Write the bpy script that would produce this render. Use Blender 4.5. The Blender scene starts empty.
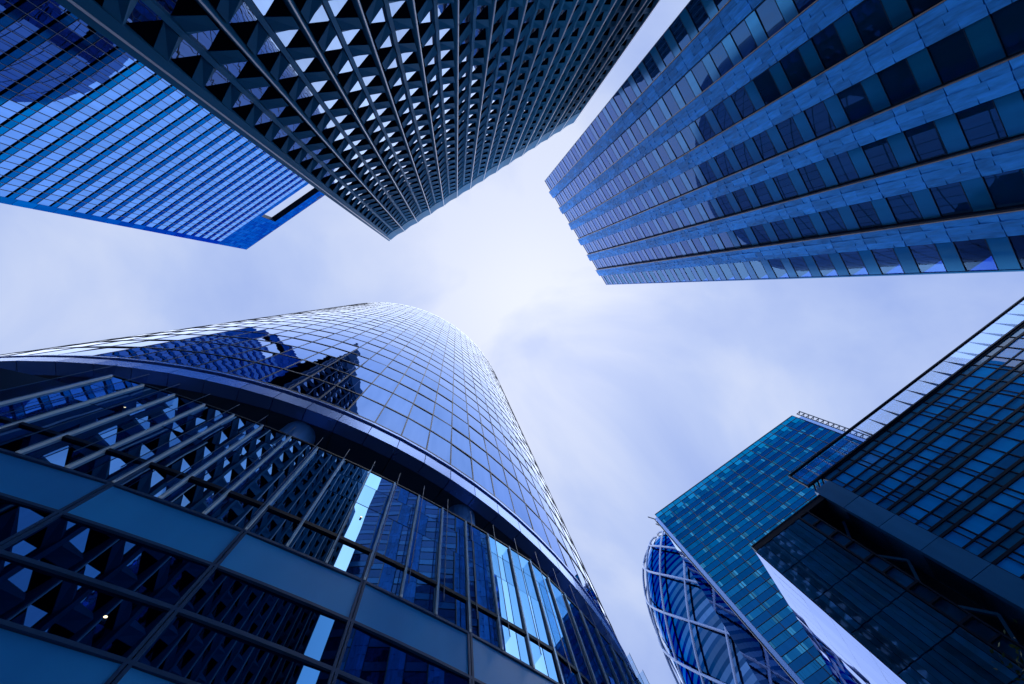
import bpy, math, random
from math import cos, sin, radians, sqrt, pi, degrees, atan2
from mathutils import Vector, Matrix
random.seed(7)
S = bpy.context.scene
COL = S.collection

# ------------------------------------------------------------------ camera
EYE = 1.6
FPX, W, H = 470.0, 1024, 684
CXP, CYP = 512, 342
zx, zy = 456.63 - 512, 289.78 - 342            # where the zenith stands in the frame
k = Vector((zx, zy, FPX)).normalized()
ex = Vector((1, 0, 0)); ex = (ex - k * ex.dot(k)).normalized()
ey = k.cross(ex)
right = Vector((ex[0], ey[0], k[0])); down = Vector((ex[1], ey[1], k[1])); fwd = Vector((ex[2], ey[2], k[2]))
cam = bpy.data.cameras.new('camera')
cam.sensor_width = 36; cam.lens = FPX / W * 36; cam.clip_start = 0.05; cam.clip_end = 5000
co = bpy.data.objects.new('camera', cam); COL.objects.link(co)
up = -down; back = -fwd
co.matrix_world = Matrix(((right[0], up[0], back[0], 0), (right[1], up[1], back[1], 0), (right[2], up[2], back[2], EYE), (0, 0, 0, 1)))
S.camera = co

# ------------------------------------------------------------------ sky
SUN_EL, SUN_AZ = radians(80), radians(80)
wd = bpy.data.worlds.new('World'); S.world = wd; wd.use_nodes = True
nt = wd.node_tree; N = nt.nodes; Lk = nt.links; N.clear()
out = N.new('ShaderNodeOutputWorld'); bg = N.new('ShaderNodeBackground'); bg.inputs['Strength'].default_value = 0.05
sky = N.new('ShaderNodeTexSky'); sky.sky_type = 'NISHITA'; sky.sun_disc = False
sky.sun_elevation = SUN_EL; sky.sun_rotation = SUN_AZ
tc = N.new('ShaderNodeTexCoord')
mp = N.new('ShaderNodeMapping'); mp.inputs['Scale'].default_value = (1.6, 1.6, 1.2); mp.inputs['Location'].default_value = (0.35, 0.1, 0.4)
n1 = N.new('ShaderNodeTexNoise'); n1.inputs['Scale'].default_value = 1.5; n1.inputs['Detail'].default_value = 7; n1.inputs['Roughness'].default_value = 0.5; n1.inputs['Distortion'].default_value = 0.5
rp = N.new('ShaderNodeValToRGB')
rp.color_ramp.elements[0].position = 0.34; rp.color_ramp.elements[0].color = (1.95, 2.65, 5.0, 1)
rp.color_ramp.elements[1].position = 0.70; rp.color_ramp.elements[1].color = (4.2, 4.6, 5.7, 1)
e = rp.color_ramp.elements.new(0.53); e.color = (2.85, 3.5, 5.4, 1)
# brighter cloud where the veiled light comes through close to the zenith
dt = N.new('ShaderNodeVectorMath'); dt.operation = 'DOT_PRODUCT'
dt.inputs[1].default_value = Vector((0.17, 0.06, 0.98)).normalized()
mr = N.new('ShaderNodeMapRange'); mr.inputs['From Min'].default_value = 0.86; mr.inputs['From Max'].default_value = 1.0
mr.inputs['To Min'].default_value = 0.0; mr.inputs['To Max'].default_value = 0.17; mr.interpolation_type = 'SMOOTHSTEP'
ad = N.new('ShaderNodeMath'); ad.operation = 'ADD'
mx = N.new('ShaderNodeMix'); mx.data_type = 'RGBA'; mx.inputs[0].default_value = 0.9
Lk.new(tc.outputs['Generated'], mp.inputs['Vector']); Lk.new(mp.outputs['Vector'], n1.inputs['Vector'])
Lk.new(tc.outputs['Generated'], dt.inputs[0]); Lk.new(dt.outputs['Value'], mr.inputs['Value'])
Lk.new(n1.outputs['Fac'], ad.inputs[0]); Lk.new(mr.outputs['Result'], ad.inputs[1])
Lk.new(ad.outputs[0], rp.inputs['Fac'])
Lk.new(sky.outputs['Color'], mx.inputs[6]); Lk.new(rp.outputs['Color'], mx.inputs[7])
Lk.new(mx.outputs[2], bg.inputs['Color']); Lk.new(bg.outputs[0], out.inputs['Surface'])

sl = bpy.data.lights.new('sun', 'SUN'); sl.energy = 1.5; sl.angle = radians(180); sl.color = (0.80, 0.88, 1.0)
so = bpy.data.objects.new('sun', sl); COL.objects.link(so)
sd = Vector((sin(SUN_AZ) * cos(SUN_EL), cos(SUN_AZ) * cos(SUN_EL), sin(SUN_EL)))
so.rotation_euler = sd.to_track_quat('Z', 'Y').to_euler()

S.view_settings.view_transform = 'Standard'; S.view_settings.look = 'None'
S.view_settings.exposure = 1.8; S.view_settings.gamma = 1.0
S.render.engine = 'CYCLES'
S.cycles.use_denoising = True
S.cycles.max_bounces = 8; S.cycles.glossy_bounces = 5; S.cycles.transparent_max_bounces = 12
S.cycles.sample_clamp_indirect = 6

# ------------------------------------------------------------------ materials
def nodes(name):
    m = bpy.data.materials.new(name); m.use_nodes = True
    t = m.node_tree; b = t.nodes['Principled BSDF']
    return m, t, b

def rnd_value(t):
    """a random number for every pane: by mesh island and by object"""
    g = t.nodes.new('ShaderNodeNewGeometry'); o = t.nodes.new('ShaderNodeObjectInfo')
    a = t.nodes.new('ShaderNodeMath'); a.operation = 'ADD'
    f = t.nodes.new('ShaderNodeMath'); f.operation = 'FRACT'
    t.links.new(g.outputs['Random Per Island'], a.inputs[0]); t.links.new(o.outputs['Random'], a.inputs[1])
    t.links.new(a.outputs[0], f.inputs[0])
    return f.outputs[0]

def glass(name, c, vary=0.15, rough=0.006, metal=1.0, wave=0.01, scale=0.5, c2=None, ior=1.5, edge=(1, 1, 1)):
    """coated facade glass: a tinted mirror, each pane a little different and a little bowed"""
    m, t, b = nodes(name)
    b.inputs['Metallic'].default_value = metal; b.inputs['Roughness'].default_value = rough
    b.inputs['IOR'].default_value = ior; b.inputs['Specular Tint'].default_value = (*edge, 1)
    v = rnd_value(t)
    mix = t.nodes.new('ShaderNodeMix'); mix.data_type = 'RGBA'
    c2 = c2 or tuple(x * (1 - vary * 2) for x in c)
    c1 = tuple(min(1, x * (1 + vary)) for x in c)
    mix.inputs[6].default_value = (*c2, 1); mix.inputs[7].default_value = (*c1, 1)
    t.links.new(v, mix.inputs[0])
    # streaks of dirt down the pane
    tcn = t.nodes.new('ShaderNodeTexCoord'); mp = t.nodes.new('ShaderNodeMapping'); mp.inputs['Scale'].default_value = (1.3, 1.3, 0.12)
    nz = t.nodes.new('ShaderNodeTexNoise'); nz.inputs['Scale'].default_value = 1.6; nz.inputs['Detail'].default_value = 4
    t.links.new(tcn.outputs['Object'], mp.inputs[0]); t.links.new(mp.outputs[0], nz.inputs['Vector'])
    r = t.nodes.new('ShaderNodeMapRange'); r.inputs['From Min'].default_value = 0.3; r.inputs['From Max'].default_value = 0.7
    r.inputs['To Min'].default_value = rough; r.inputs['To Max'].default_value = rough * 1.8 + 0.004
    t.links.new(nz.outputs['Fac'], r.inputs['Value']); t.links.new(r.outputs[0], b.inputs['Roughness'])
    d = t.nodes.new('ShaderNodeMapRange'); d.inputs['From Min'].default_value = 0.3; d.inputs['From Max'].default_value = 0.75
    d.inputs['To Min'].default_value = 1.0; d.inputs['To Max'].default_value = 0.86
    t.links.new(nz.outputs['Fac'], d.inputs['Value'])
    mu = t.nodes.new('ShaderNodeMix'); mu.data_type = 'RGBA'; mu.blend_type = 'MULTIPLY'; mu.inputs[0].default_value = 1
    t.links.new(mix.outputs[2], mu.inputs[6]); t.links.new(d.outputs[0], mu.inputs[7])
    t.links.new(mu.outputs[2], b.inputs['Base Color'])
    if wave:
        w = t.nodes.new('ShaderNodeTexNoise'); w.inputs['Scale'].default_value = scale; w.inputs['Detail'].default_value = 1
        t.links.new(tcn.outputs['Object'], w.inputs['Vector'])
        bp = t.nodes.new('ShaderNodeBump'); bp.inputs['Strength'].default_value = wave; bp.inputs['Distance'].default_value = 0.3
        t.links.new(w.outputs['Fac'], bp.inputs['Height']); t.links.new(bp.outputs[0], b.inputs['Normal'])
    return m

def paint(name, c, rough=0.45, metal=0.0, vary=0.12, scale=0.6, grain=0.0, stretch=(1, 1, 0.25), spec=0.5):
    """coated metal panels: slightly uneven colour, rain streaks, on the piers painted highlights, panel to panel variation"""
    m, t, b = nodes(name)
    b.inputs['Metallic'].default_value = metal; b.inputs['Specular IOR Level'].default_value = spec
    tcn = t.nodes.new('ShaderNodeTexCoord'); mp = t.nodes.new('ShaderNodeMapping'); mp.inputs['Scale'].default_value = stretch
    nz = t.nodes.new('ShaderNodeTexNoise'); nz.inputs['Scale'].default_value = scale; nz.inputs['Detail'].default_value = 6
    t.links.new(tcn.outputs['Object'], mp.inputs[0]); t.links.new(mp.outputs[0], nz.inputs['Vector'])
    a = t.nodes.new('ShaderNodeMath'); a.operation = 'MULTIPLY_ADD'; a.inputs[1].default_value = 0.35
    t.links.new(rnd_value(t), a.inputs[0]); 
    s2 = t.nodes.new('ShaderNodeMath'); s2.operation = 'MULTIPLY'; s2.inputs[1].default_value = 0.8
    t.links.new(nz.outputs['Fac'], s2.inputs[0]); t.links.new(s2.outputs[0], a.inputs[2])
    mix = t.nodes.new('ShaderNodeMix'); mix.data_type = 'RGBA'
    mix.inputs[6].default_value = (*[x * (1 - 1.6 * vary) for x in c], 1); mix.inputs[7].default_value = (*[min(1, x * (1 + 1.6 * vary)) for x in c], 1)
    t.links.new(a.outputs[0], mix.inputs[0]); t.links.new(mix.outputs[2], b.inputs['Base Color'])
    r = t.nodes.new('ShaderNodeMapRange'); r.inputs['To Min'].default_value = rough * 0.8; r.inputs['To Max'].default_value = min(1, rough * 1.25)
    t.links.new(nz.outputs['Fac'], r.inputs['Value']); t.links.new(r.outputs[0], b.inputs['Roughness'])
    if grain:
        w = t.nodes.new('ShaderNodeTexNoise'); w.inputs['Scale'].default_value = 6; w.inputs['Detail'].default_value = 3
        t.links.new(tcn.outputs['Object'], w.inputs['Vector'])
        bp = t.nodes.new('ShaderNodeBump'); bp.inputs['Strength'].default_value = grain; bp.inputs['Distance'].default_value = 0.05
        t.links.new(w.outputs['Fac'], bp.inputs['Height']); t.links.new(bp.outputs[0], b.inputs['Normal'])
    return m

def clear_glass(name, tint, refl, fac0=0.12):
    m, t, b = nodes(name); t.nodes.remove(b)
    o = t.nodes['Material Output']
    tr = t.nodes.new('ShaderNodeBsdfTransparent'); tr.inputs['Color'].default_value = (*tint, 1)
    gl = t.nodes.new('ShaderNodeBsdfGlossy'); gl.inputs['Color'].default_value = (*refl, 1); gl.inputs['Roughness'].default_value = 0.02
    fr = t.nodes.new('ShaderNodeLayerWeight'); fr.inputs['Blend'].default_value = 0.25
    ad = t.nodes.new('ShaderNodeMath'); ad.operation = 'MULTIPLY_ADD'; ad.inputs[1].default_value = 0.2; ad.inputs[2].default_value = fac0; ad.use_clamp = True
    mx = t.nodes.new('ShaderNodeMixShader')
    t.links.new(fr.outputs['Fresnel'], ad.inputs[0]); t.links.new(ad.outputs[0], mx.inputs[0])
    t.links.new(tr.outputs[0], mx.inputs[1]); t.links.new(gl.outputs[0], mx.inputs[2]); t.links.new(mx.outputs[0], o.inputs['Surface'])
    return m

def lamp_mat():
    m, t, b = nodes('lamp_glow')
    b.inputs['Emission Color'].default_value = (1, 0.78, 0.45, 1); b.inputs['Emission Strength'].default_value = 0.6
    return m

M = {}
M['a_pane'] = glass('a_window_glass', (0.068, 0.155, 0.38), 0.06, wave=0.005, edge=(0.56, 0.70, 0.88))
M['a_span'] = glass('a_spandrel_glass', (0.010, 0.085, 0.22), 0.10, rough=0.06, wave=0.0, edge=(0.14, 0.30, 0.56))
M['a_dark'] = paint('a_recess_paint', (0.003, 0.012, 0.032), 0.5, spec=0.05)
M['b_frame'] = paint('b_frame_paint', (0.008, 0.10, 0.225), 0.55, 0.0, 0.18, 0.5, spec=0.03)
M['b_cap'] = paint('b_cap_metal', (0.42, 0.47, 0.60), 0.4, 0.0)
M['b_light'] = glass('b_window_glass', (0.16, 0.235, 0.38), 0.10, wave=0.010, scale=1.2)
M['b_black'] = paint('b_black_panel', (0.0006, 0.0018, 0.006), 0.6, spec=0.0)
M['c_win'] = glass('c_window_glass', (0.003, 0.042, 0.12), 0.10, metal=0.6, wave=0.005, edge=(0.34, 0.52, 1))
M['c_span'] = glass('c_spandrel_glass', (0.003, 0.115, 0.27), 0.05, rough=0.08, metal=0.4, wave=0.0, edge=(0.16, 0.36, 0.8))
M['c_pier'] = paint('c_pier_metal', (0.020, 0.185, 0.56), 0.5, 0.0, 0.46, 3.2, stretch=(1.5, 1.5, 0.28), spec=0.04)  # upright streaks in the colour stand in for highlights on fluted metal
M['c_dark'] = paint('c_dark_frame', (0.005, 0.018, 0.05), 0.5, spec=0.1)
M['c_trim'] = paint('c_copper_trim', (0.16, 0.12, 0.11), 0.4, 0.3)
M['c_clear'] = clear_glass('c_clear_glass', (0.42, 0.62, 0.95), (0.25, 0.48, 0.8), 0.02)
M['d_pane'] = glass('d_curtain_glass', (0.19, 0.245, 0.39), 0.05, wave=0.014, scale=0.7, edge=(0.34, 0.42, 0.62))
M['d_mull'] = paint('d_mullion_paint', (0.006, 0.022, 0.07), 0.4, 0.0, spec=0.2)
M['d_fascia'] = paint('d_fascia_metal', (0.13, 0.29, 0.75), 0.25, 0.6, 0.08)
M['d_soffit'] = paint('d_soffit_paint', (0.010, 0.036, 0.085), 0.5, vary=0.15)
M['d_col'] = paint('d_column_metal', (0.07, 0.26, 0.62), 0.32, 0.1)
M['d_pod'] = glass('d_podium_glass', (0.23, 0.42, 0.62), 0.08, wave=0.010, scale=0.5, edge=(0.34, 0.48, 0.70))
M['d_low'] = glass('d_lower_window_glass', (0.03, 0.115, 0.27), 0.08, wave=0.006, scale=0.4, edge=(0.5, 0.65, 0.8))
M['d_span'] = paint('d_spandrel_metal', (0.026, 0.32, 1.0), 0.32, 0.0, 0.24, 1.1, stretch=(1, 1, 0.3), spec=0.22)
M['d_bar'] = paint('d_fin_bar_metal', (0.76, 0.88, 1.0), 0.3, 0.0)
M['d_prof'] = paint('d_profile_metal', (0.020, 0.07, 0.18), 0.35, 0.0, spec=0.2)
M['d_rail'] = paint('d_rail_paint', (0.003, 0.010, 0.03), 0.4, 0.0, spec=0.1)
M['d_fin'] = clear_glass('d_fin_glass', (0.82, 0.91, 0.97), (0.3, 0.5, 0.8), 0.0)
M['e_win'] = glass('e_window_glass', (0.002, 0.027, 0.090), 0.10, wave=0.006, edge=(0.15, 0.34, 0.62))
M['e_span'] = glass('e_spandrel_glass', (0.003, 0.045, 0.120), 0.10, rough=0.06, wave=0.0, edge=(0.15, 0.34, 0.62))
M['e_blind'] = glass('e_blind_glass', (0.015, 0.10, 0.19), 0.25, rough=0.08, wave=0.0, edge=(0.3, 0.48, 0.65))
M['e_top'] = glass('e_parapet_glass', (0.008, 0.10, 0.22), 0.14, rough=0.05, wave=0.0, edge=(0.35, 0.55, 0.75))
M['e_mull'] = paint('e_mullion_paint', (0.005, 0.022, 0.06), 0.4, spec=0.1)
M['e_trim'] = paint('e_trim_metal', (0.05, 0.18, 0.52), 0.35, 0.1)
M['e_side'] = glass('e_side_glass', (0.012, 0.065, 0.22), 0.12, wave=0.006, edge=(0.16, 0.32, 0.62))
M['f_tube'] = paint('f_tube_paint', (0.06, 0.13, 0.33), 0.4, 0.0, 0.1)
M['f_glass'] = glass('f_window_glass', (0.022, 0.058, 0.15), 0.30, wave=0.01, edge=(0.3, 0.42, 0.68))
M['f_dark'] = glass('f_spandrel_glass', (0.007, 0.027, 0.085), 0.25, rough=0.08, wave=0.0, edge=(0.16, 0.28, 0.55))
M['g_pane'] = glass('g_window_glass', (0.003, 0.32, 1.0), 0.12, metal=0.0, wave=0.006)
M['g_low'] = glass('g_lower_row_glass', (0.003, 0.22, 0.62), 0.2, metal=0.05, wave=0.006)
M['g_span'] = glass('g_spandrel_glass', (0.003, 0.15, 0.34), 0.2, rough=0.10, metal=0.1, wave=0.0)
M['g_bar'] = paint('g_bar_paint', (0.003, 0.011, 0.03), 0.45, spec=0.08)
M['g_band'] = paint('g_corner_panel', (0.010, 0.14, 0.34), 0.35, 0.05, 0.26, 0.8, spec=0.2)
M['g_wing'] = glass('g_wing_glass', (0.007, 0.12, 0.28), 0.3, rough=0.02, metal=0.35, wave=0.005)
M['g_side'] = glass('g_side_glass', (0.14, 0.17, 0.29), 0.03, wave=0.005, scale=0.25, edge=(0.5, 0.58, 0.8))
M['g_screen'] = clear_glass('g_screen_glass', (0.86, 0.93, 1.0), (0.5, 0.68, 1.0), 0.02)
M['lamp'] = lamp_mat()

# ------------------------------------------------------------------ mesh helper
class MB:
    def __init__(s): s.v = []; s.f = []; s.mi = []; s.m = []
    def mat(s, m):
        if m not in s.m: s.m.append(m)
        return s.m.index(m)
    def face(s, pts, m):
        i = len(s.v); s.v += [tuple(p) for p in pts]; s.f.append(tuple(range(i, i + len(pts)))); s.mi.append(s.mat(m))
    def hexa(s, p, m):
        """p: 8 points, 0-3 back ring, 4-7 front ring"""
        i = len(s.v); s.v += [tuple(q) for q in p]; k = s.mat(m)
        for f in ((3, 2, 1, 0), (4, 5, 6, 7), (0, 1, 5, 4), (1, 2, 6, 5), (2, 3, 7, 6), (3, 0, 4, 7)):
            s.f.append(tuple(i + a for a in f)); s.mi.append(k)
    def join(s, o):
        i = len(s.v); s.v += o.v; s.f += [tuple(i + a for a in f) for f in o.f]; s.mi += [s.mat(o.m[k]) for k in o.mi]
    def weld(s):
        d = {}; mp = []; nv = []
        for v in s.v:
            key = (round(v[0], 3), round(v[1], 3), round(v[2], 3))
            if key not in d: d[key] = len(nv); nv.append(v)
            mp.append(d[key])
        s.v = nv; s.f = [tuple(mp[a] for a in f) for f in s.f]; return s
    def bar(s, a, b, w, m, d=None, n=4, ref=None):
        a = Vector(a); b = Vector(b); z = (b - a).normalized(); r = Vector(ref) if ref else (Vector((0, 0, 1)) if abs(z.z) < 0.95 else Vector((1, 0, 0)))
        x = z.cross(r).normalized(); y = z.cross(x); d = d or w
        i = len(s.v); k = s.mat(m)
        for p in (a, b):
            for j in range(n):
                t = 2 * pi * (j + 0.5) / n; c = 1 / cos(pi / n) if n == 4 else 1
                s.v.append(tuple(p + x * cos(t) * w / 2 * c + y * sin(t) * d / 2 * c))
        for j in range(n):
            j2 = (j + 1) % n; s.f.append((i + j, i + j2, i + n + j2, i + n + j)); s.mi.append(k)
        s.f.append(tuple(i + j for j in range(n - 1, -1, -1))); s.mi.append(k)
        s.f.append(tuple(i + n + j for j in range(n))); s.mi.append(k)
    def build(s, name, parent=None, smooth=False, kind=None, label=None):
        me = bpy.data.meshes.new(name); me.from_pydata(s.v, [], s.f)
        for m in s.m: me.materials.append(m)
        me.polygons.foreach_set('material_index', s.mi)
        if smooth: me.polygons.foreach_set('use_smooth', [True] * len(s.f))
        me.update()
        o = bpy.data.objects.new(name, me); COL.objects.link(o)
        if parent: o.parent = parent
        if kind: o['kind'] = kind
        if label: o['label'] = label
        return o

def thing(name, label, cat, loc, group=None):
    o = bpy.data.objects.new(name, None); COL.objects.link(o); o.location = loc; o.empty_display_size = 2
    o['label'] = label; o['category'] = cat
    if group: o['group'] = group
    return o

class Facade:
    """flat facade: s along it, z up from the eye level, q out towards the street"""
    def __init__(f, p, ang, zr, base, flip=False):
        f.p = Vector((p[0], p[1], 0)); f.d = Vector((cos(ang), sin(ang), 0))
        n = Vector((-f.d.y, f.d.x, 0))
        if f.p.dot(n) > 0: n = -n
        f.n = -n if flip else n
        f.b = Vector((base[0], base[1], 0))
    def pt(f, s, z, q):
        return f.p + f.d * s + f.n * q + Vector((0, 0, z + EYE)) - f.b
    def box(f, mb, s0, s1, z0, z1, q0, q1, m):
        P = f.pt
        mb.hexa([P(s0, z0, q0), P(s1, z0, q0), P(s1, z1, q0), P(s0, z1, q0), P(s0, z0, q1), P(s1, z0, q1), P(s1, z1, q1), P(s0, z1, q1)], m)
    def pane(f, mb, s0, s1, z0, z1, q0, q1, m, tilt=0.003):
        P = f.pt; a = random.gauss(0, tilt); b = random.gauss(0, tilt); sm = (s0 + s1) / 2; zm = (z0 + z1) / 2
        Q = lambda s, z: P(s, z, q1 + max(-0.05, min(0.05, a * (s - sm) + b * (z - zm))))
        mb.hexa([P(s0, z0, q0), P(s1, z0, q0), P(s1, z1, q0), P(s0, z1, q0), Q(s0, z0), Q(s1, z0), Q(s1, z1), Q(s0, z1)], m)

def seen_rank(root, mb):
    """sort key: things inside the photograph first, the largest looking ones leading"""
    c = Vector((0, 0, 0))
    for v in mb.v[:8]: c += Vector(v)
    c = c / min(8, len(mb.v)) + root.location - Vector((0, 0, EYE))
    f = c.dot(fwd)
    if f > 0.1:
        u, v = CXP + FPX * c.dot(right) / f, CYP + FPX * c.dot(down) / f
        if -20 < u < W + 20 and -20 < v < H + 20: return c.length
    return 1e4 + c.length

def windows(root, name, fns, limit=100, cap=None):
    """every pane is drawn by its own function; the ones that show largest are parts, the rest one part"""
    L = []
    for fn in fns:
        mb = MB(); fn(mb); L.append((seen_rank(root, mb), mb))
    L.sort(key=lambda a: a[0])
    for d, mb in L[:limit]: mb.build(name, root)
    if L[limit:]:
        al = MB()
        for d, mb in L[limit:]: al.join(mb)
        al.build(name, root, kind='stuff')

GZ = -EYE
def P2(x, y, h): return (x * h, y * h)

# ================================================================== ground
def ground():
    m, t, b = nodes('plaza_paving')
    tcn = t.nodes.new('ShaderNodeTexCoord'); br = t.nodes.new('ShaderNodeTexBrick')
    br.inputs['Scale'].default_value = 1.0; br.inputs['Brick Width'].default_value = 1.2; br.inputs['Row Height'].default_value = 0.6
    br.inputs['Mortar Size'].default_value = 0.01
    br.inputs['Color1'].default_value = (0.16, 0.17, 0.19, 1); br.inputs['Color2'].default_value = (0.22, 0.23, 0.25, 1); br.inputs['Mortar'].default_value = (0.07, 0.07, 0.08, 1)
    t.links.new(tcn.outputs['Object'], br.inputs['Vector']); t.links.new(br.outputs['Color'], b.inputs['Base Color'])
    b.inputs['Roughness'].default_value = 0.75
    mb = MB(); R = 2500
    n = 48; mb.face([(R * cos(2 * pi * i / n), R * sin(2 * pi * i / n), 0) for i in range(n)], m)
    o = mb.build('ground'); o['kind'] = 'structure'
ground()

# ================================================================== A: banded glass tower (top left)
def tower_a():
    h = 170.0; p = P2(-0.41287, -0.07887, h); base = (p[0] + 20, p[1] - 28)
    root = thing('glass_tower', 'blue glass tower striped by dark horizontal floor bands, open slot below its roof', 'tower', (base[0], base[1], 0))
    F = Facade(p, radians(-35.1), h, base)
    w = 55.0; dep = 26.0
    mb = MB(); F.box(mb, 0, w, GZ, 150.2, -dep, -0.45, M['a_dark']); mb.build('wall', root)
    fl = 3.95; z0 = 150.24
    i = 0; sp = []; wn = []
    while True:
        zt = z0 - i * fl                         # dark recess right under this level is the slot
        if zt - fl < GZ + 1: break
        zb = zt - fl + 0.52
        zs = zb + 1.16
        s = 1.4
        while s < w - 0.1:
            sp.append(lambda m, s=s, zb=zb, zs=zs: F.pane(m, s, s + 1.38, zb, zs, -0.45, 0.0, M['a_span'], 0.002))
            wn.append(lambda m, s=s, zt=zt, zs=zs: F.pane(m, s, s + 1.38, zs, zt, -0.45, -0.004, M['a_pane'], 0.0022))
            s += 1.38
        mu = MB(); F.box(mu, 1.4, w, zs - 0.03, zs + 0.03, -0.4, 0.045, M['d_mull'])
        mu.build('transom', root)
        i += 1
    windows(root, 'spandrel', sp); windows(root, 'window', wn)
    s = 1.4 + 1.38
    while s < w - 0.1:
        mu = MB(); F.box(mu, s - 0.035, s + 0.035, GZ, 150.2, -0.44, 0.05, M['d_mull']); mu.build('mullion', root); s += 1.38
    # corner strip
    mb = MB(); z = GZ
    while z < 150:
        F.pane(mb, 0, 1.4, z + 0.03, min(z + fl - 0.03, 150.2), -0.5, 0.02, M['a_span'], 0.002); z += fl
    mb.build('corner_strip', root)
    # roof screen: a thin frame with the long opening
    def grid(mb, s0, s1, za, zb_, q0, q1):
        ns = max(1, round((s1 - s0) / 1.38)); nz = max(1, round((zb_ - za) / 1.75))
        for a in range(ns):
            for c in range(nz):
                F.pane(mb, s0 + (s1 - s0) * a / ns + 0.03, s0 + (s1 - s0) * (a + 1) / ns - 0.03, za + (zb_ - za) * c / nz + 0.03, za + (zb_ - za) * (c + 1) / nz - 0.03, q0, q1, M['a_scr'], 0.002)
    M['a_scr'] = glass('a_screen_glass', (0.085, 0.125, 0.28), 0.12, rough=0.08, wave=0.0, edge=(0.24, 0.31, 0.54))
    zA, zB, sA, sB = 152.6, 163.4, 14.8, 33.0
    mb = MB()
    F.box(mb, 0.02, sA, 150.25, 169.9, -1.7, -0.05, M['a_dark']); F.box(mb, sB, w, 150.25, 169.9, -1.7, -0.05, M['a_dark'])
    F.box(mb, sA, sB, 150.25, zA, -1.7, -0.05, M['a_dark']); F.box(mb, sA, sB, zB, 169.9, -1.7, -0.05, M['a_dark'])
    F.box(mb, 0.0, w, 169.9, 170.0, -1.72, 0.03, M['a_dark'])
    mb.build('roof_frame', root)
    mb = MB()
    grid(mb, 0, sA, 150.3, 169.9, -0.05, 0.0); grid(mb, sB, w, 150.3, 169.9, -0.05, 0.0)
    grid(mb, sA, sB, 150.3, zA, -0.05, 0.0); grid(mb, sA, sB, zB, 169.9, -0.05, 0.0)
    mb.build('roof_screen', root)
    for s, ln in ((17.2, 2.4), (30.6, 2.6)):
        mb = MB(); mb.bar(F.pt(s, zA, -1.2), F.pt(s + 0.5, zA + ln, -0.9), 0.16, M['a_dark']); mb.build('roof_strut', root)
    mb = MB(); F.box(mb, 29.3, 31.5, 168.0, 168.7, -0.2, 0.06, M['a_dark']); mb.build('vent', root)
tower_a()

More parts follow.
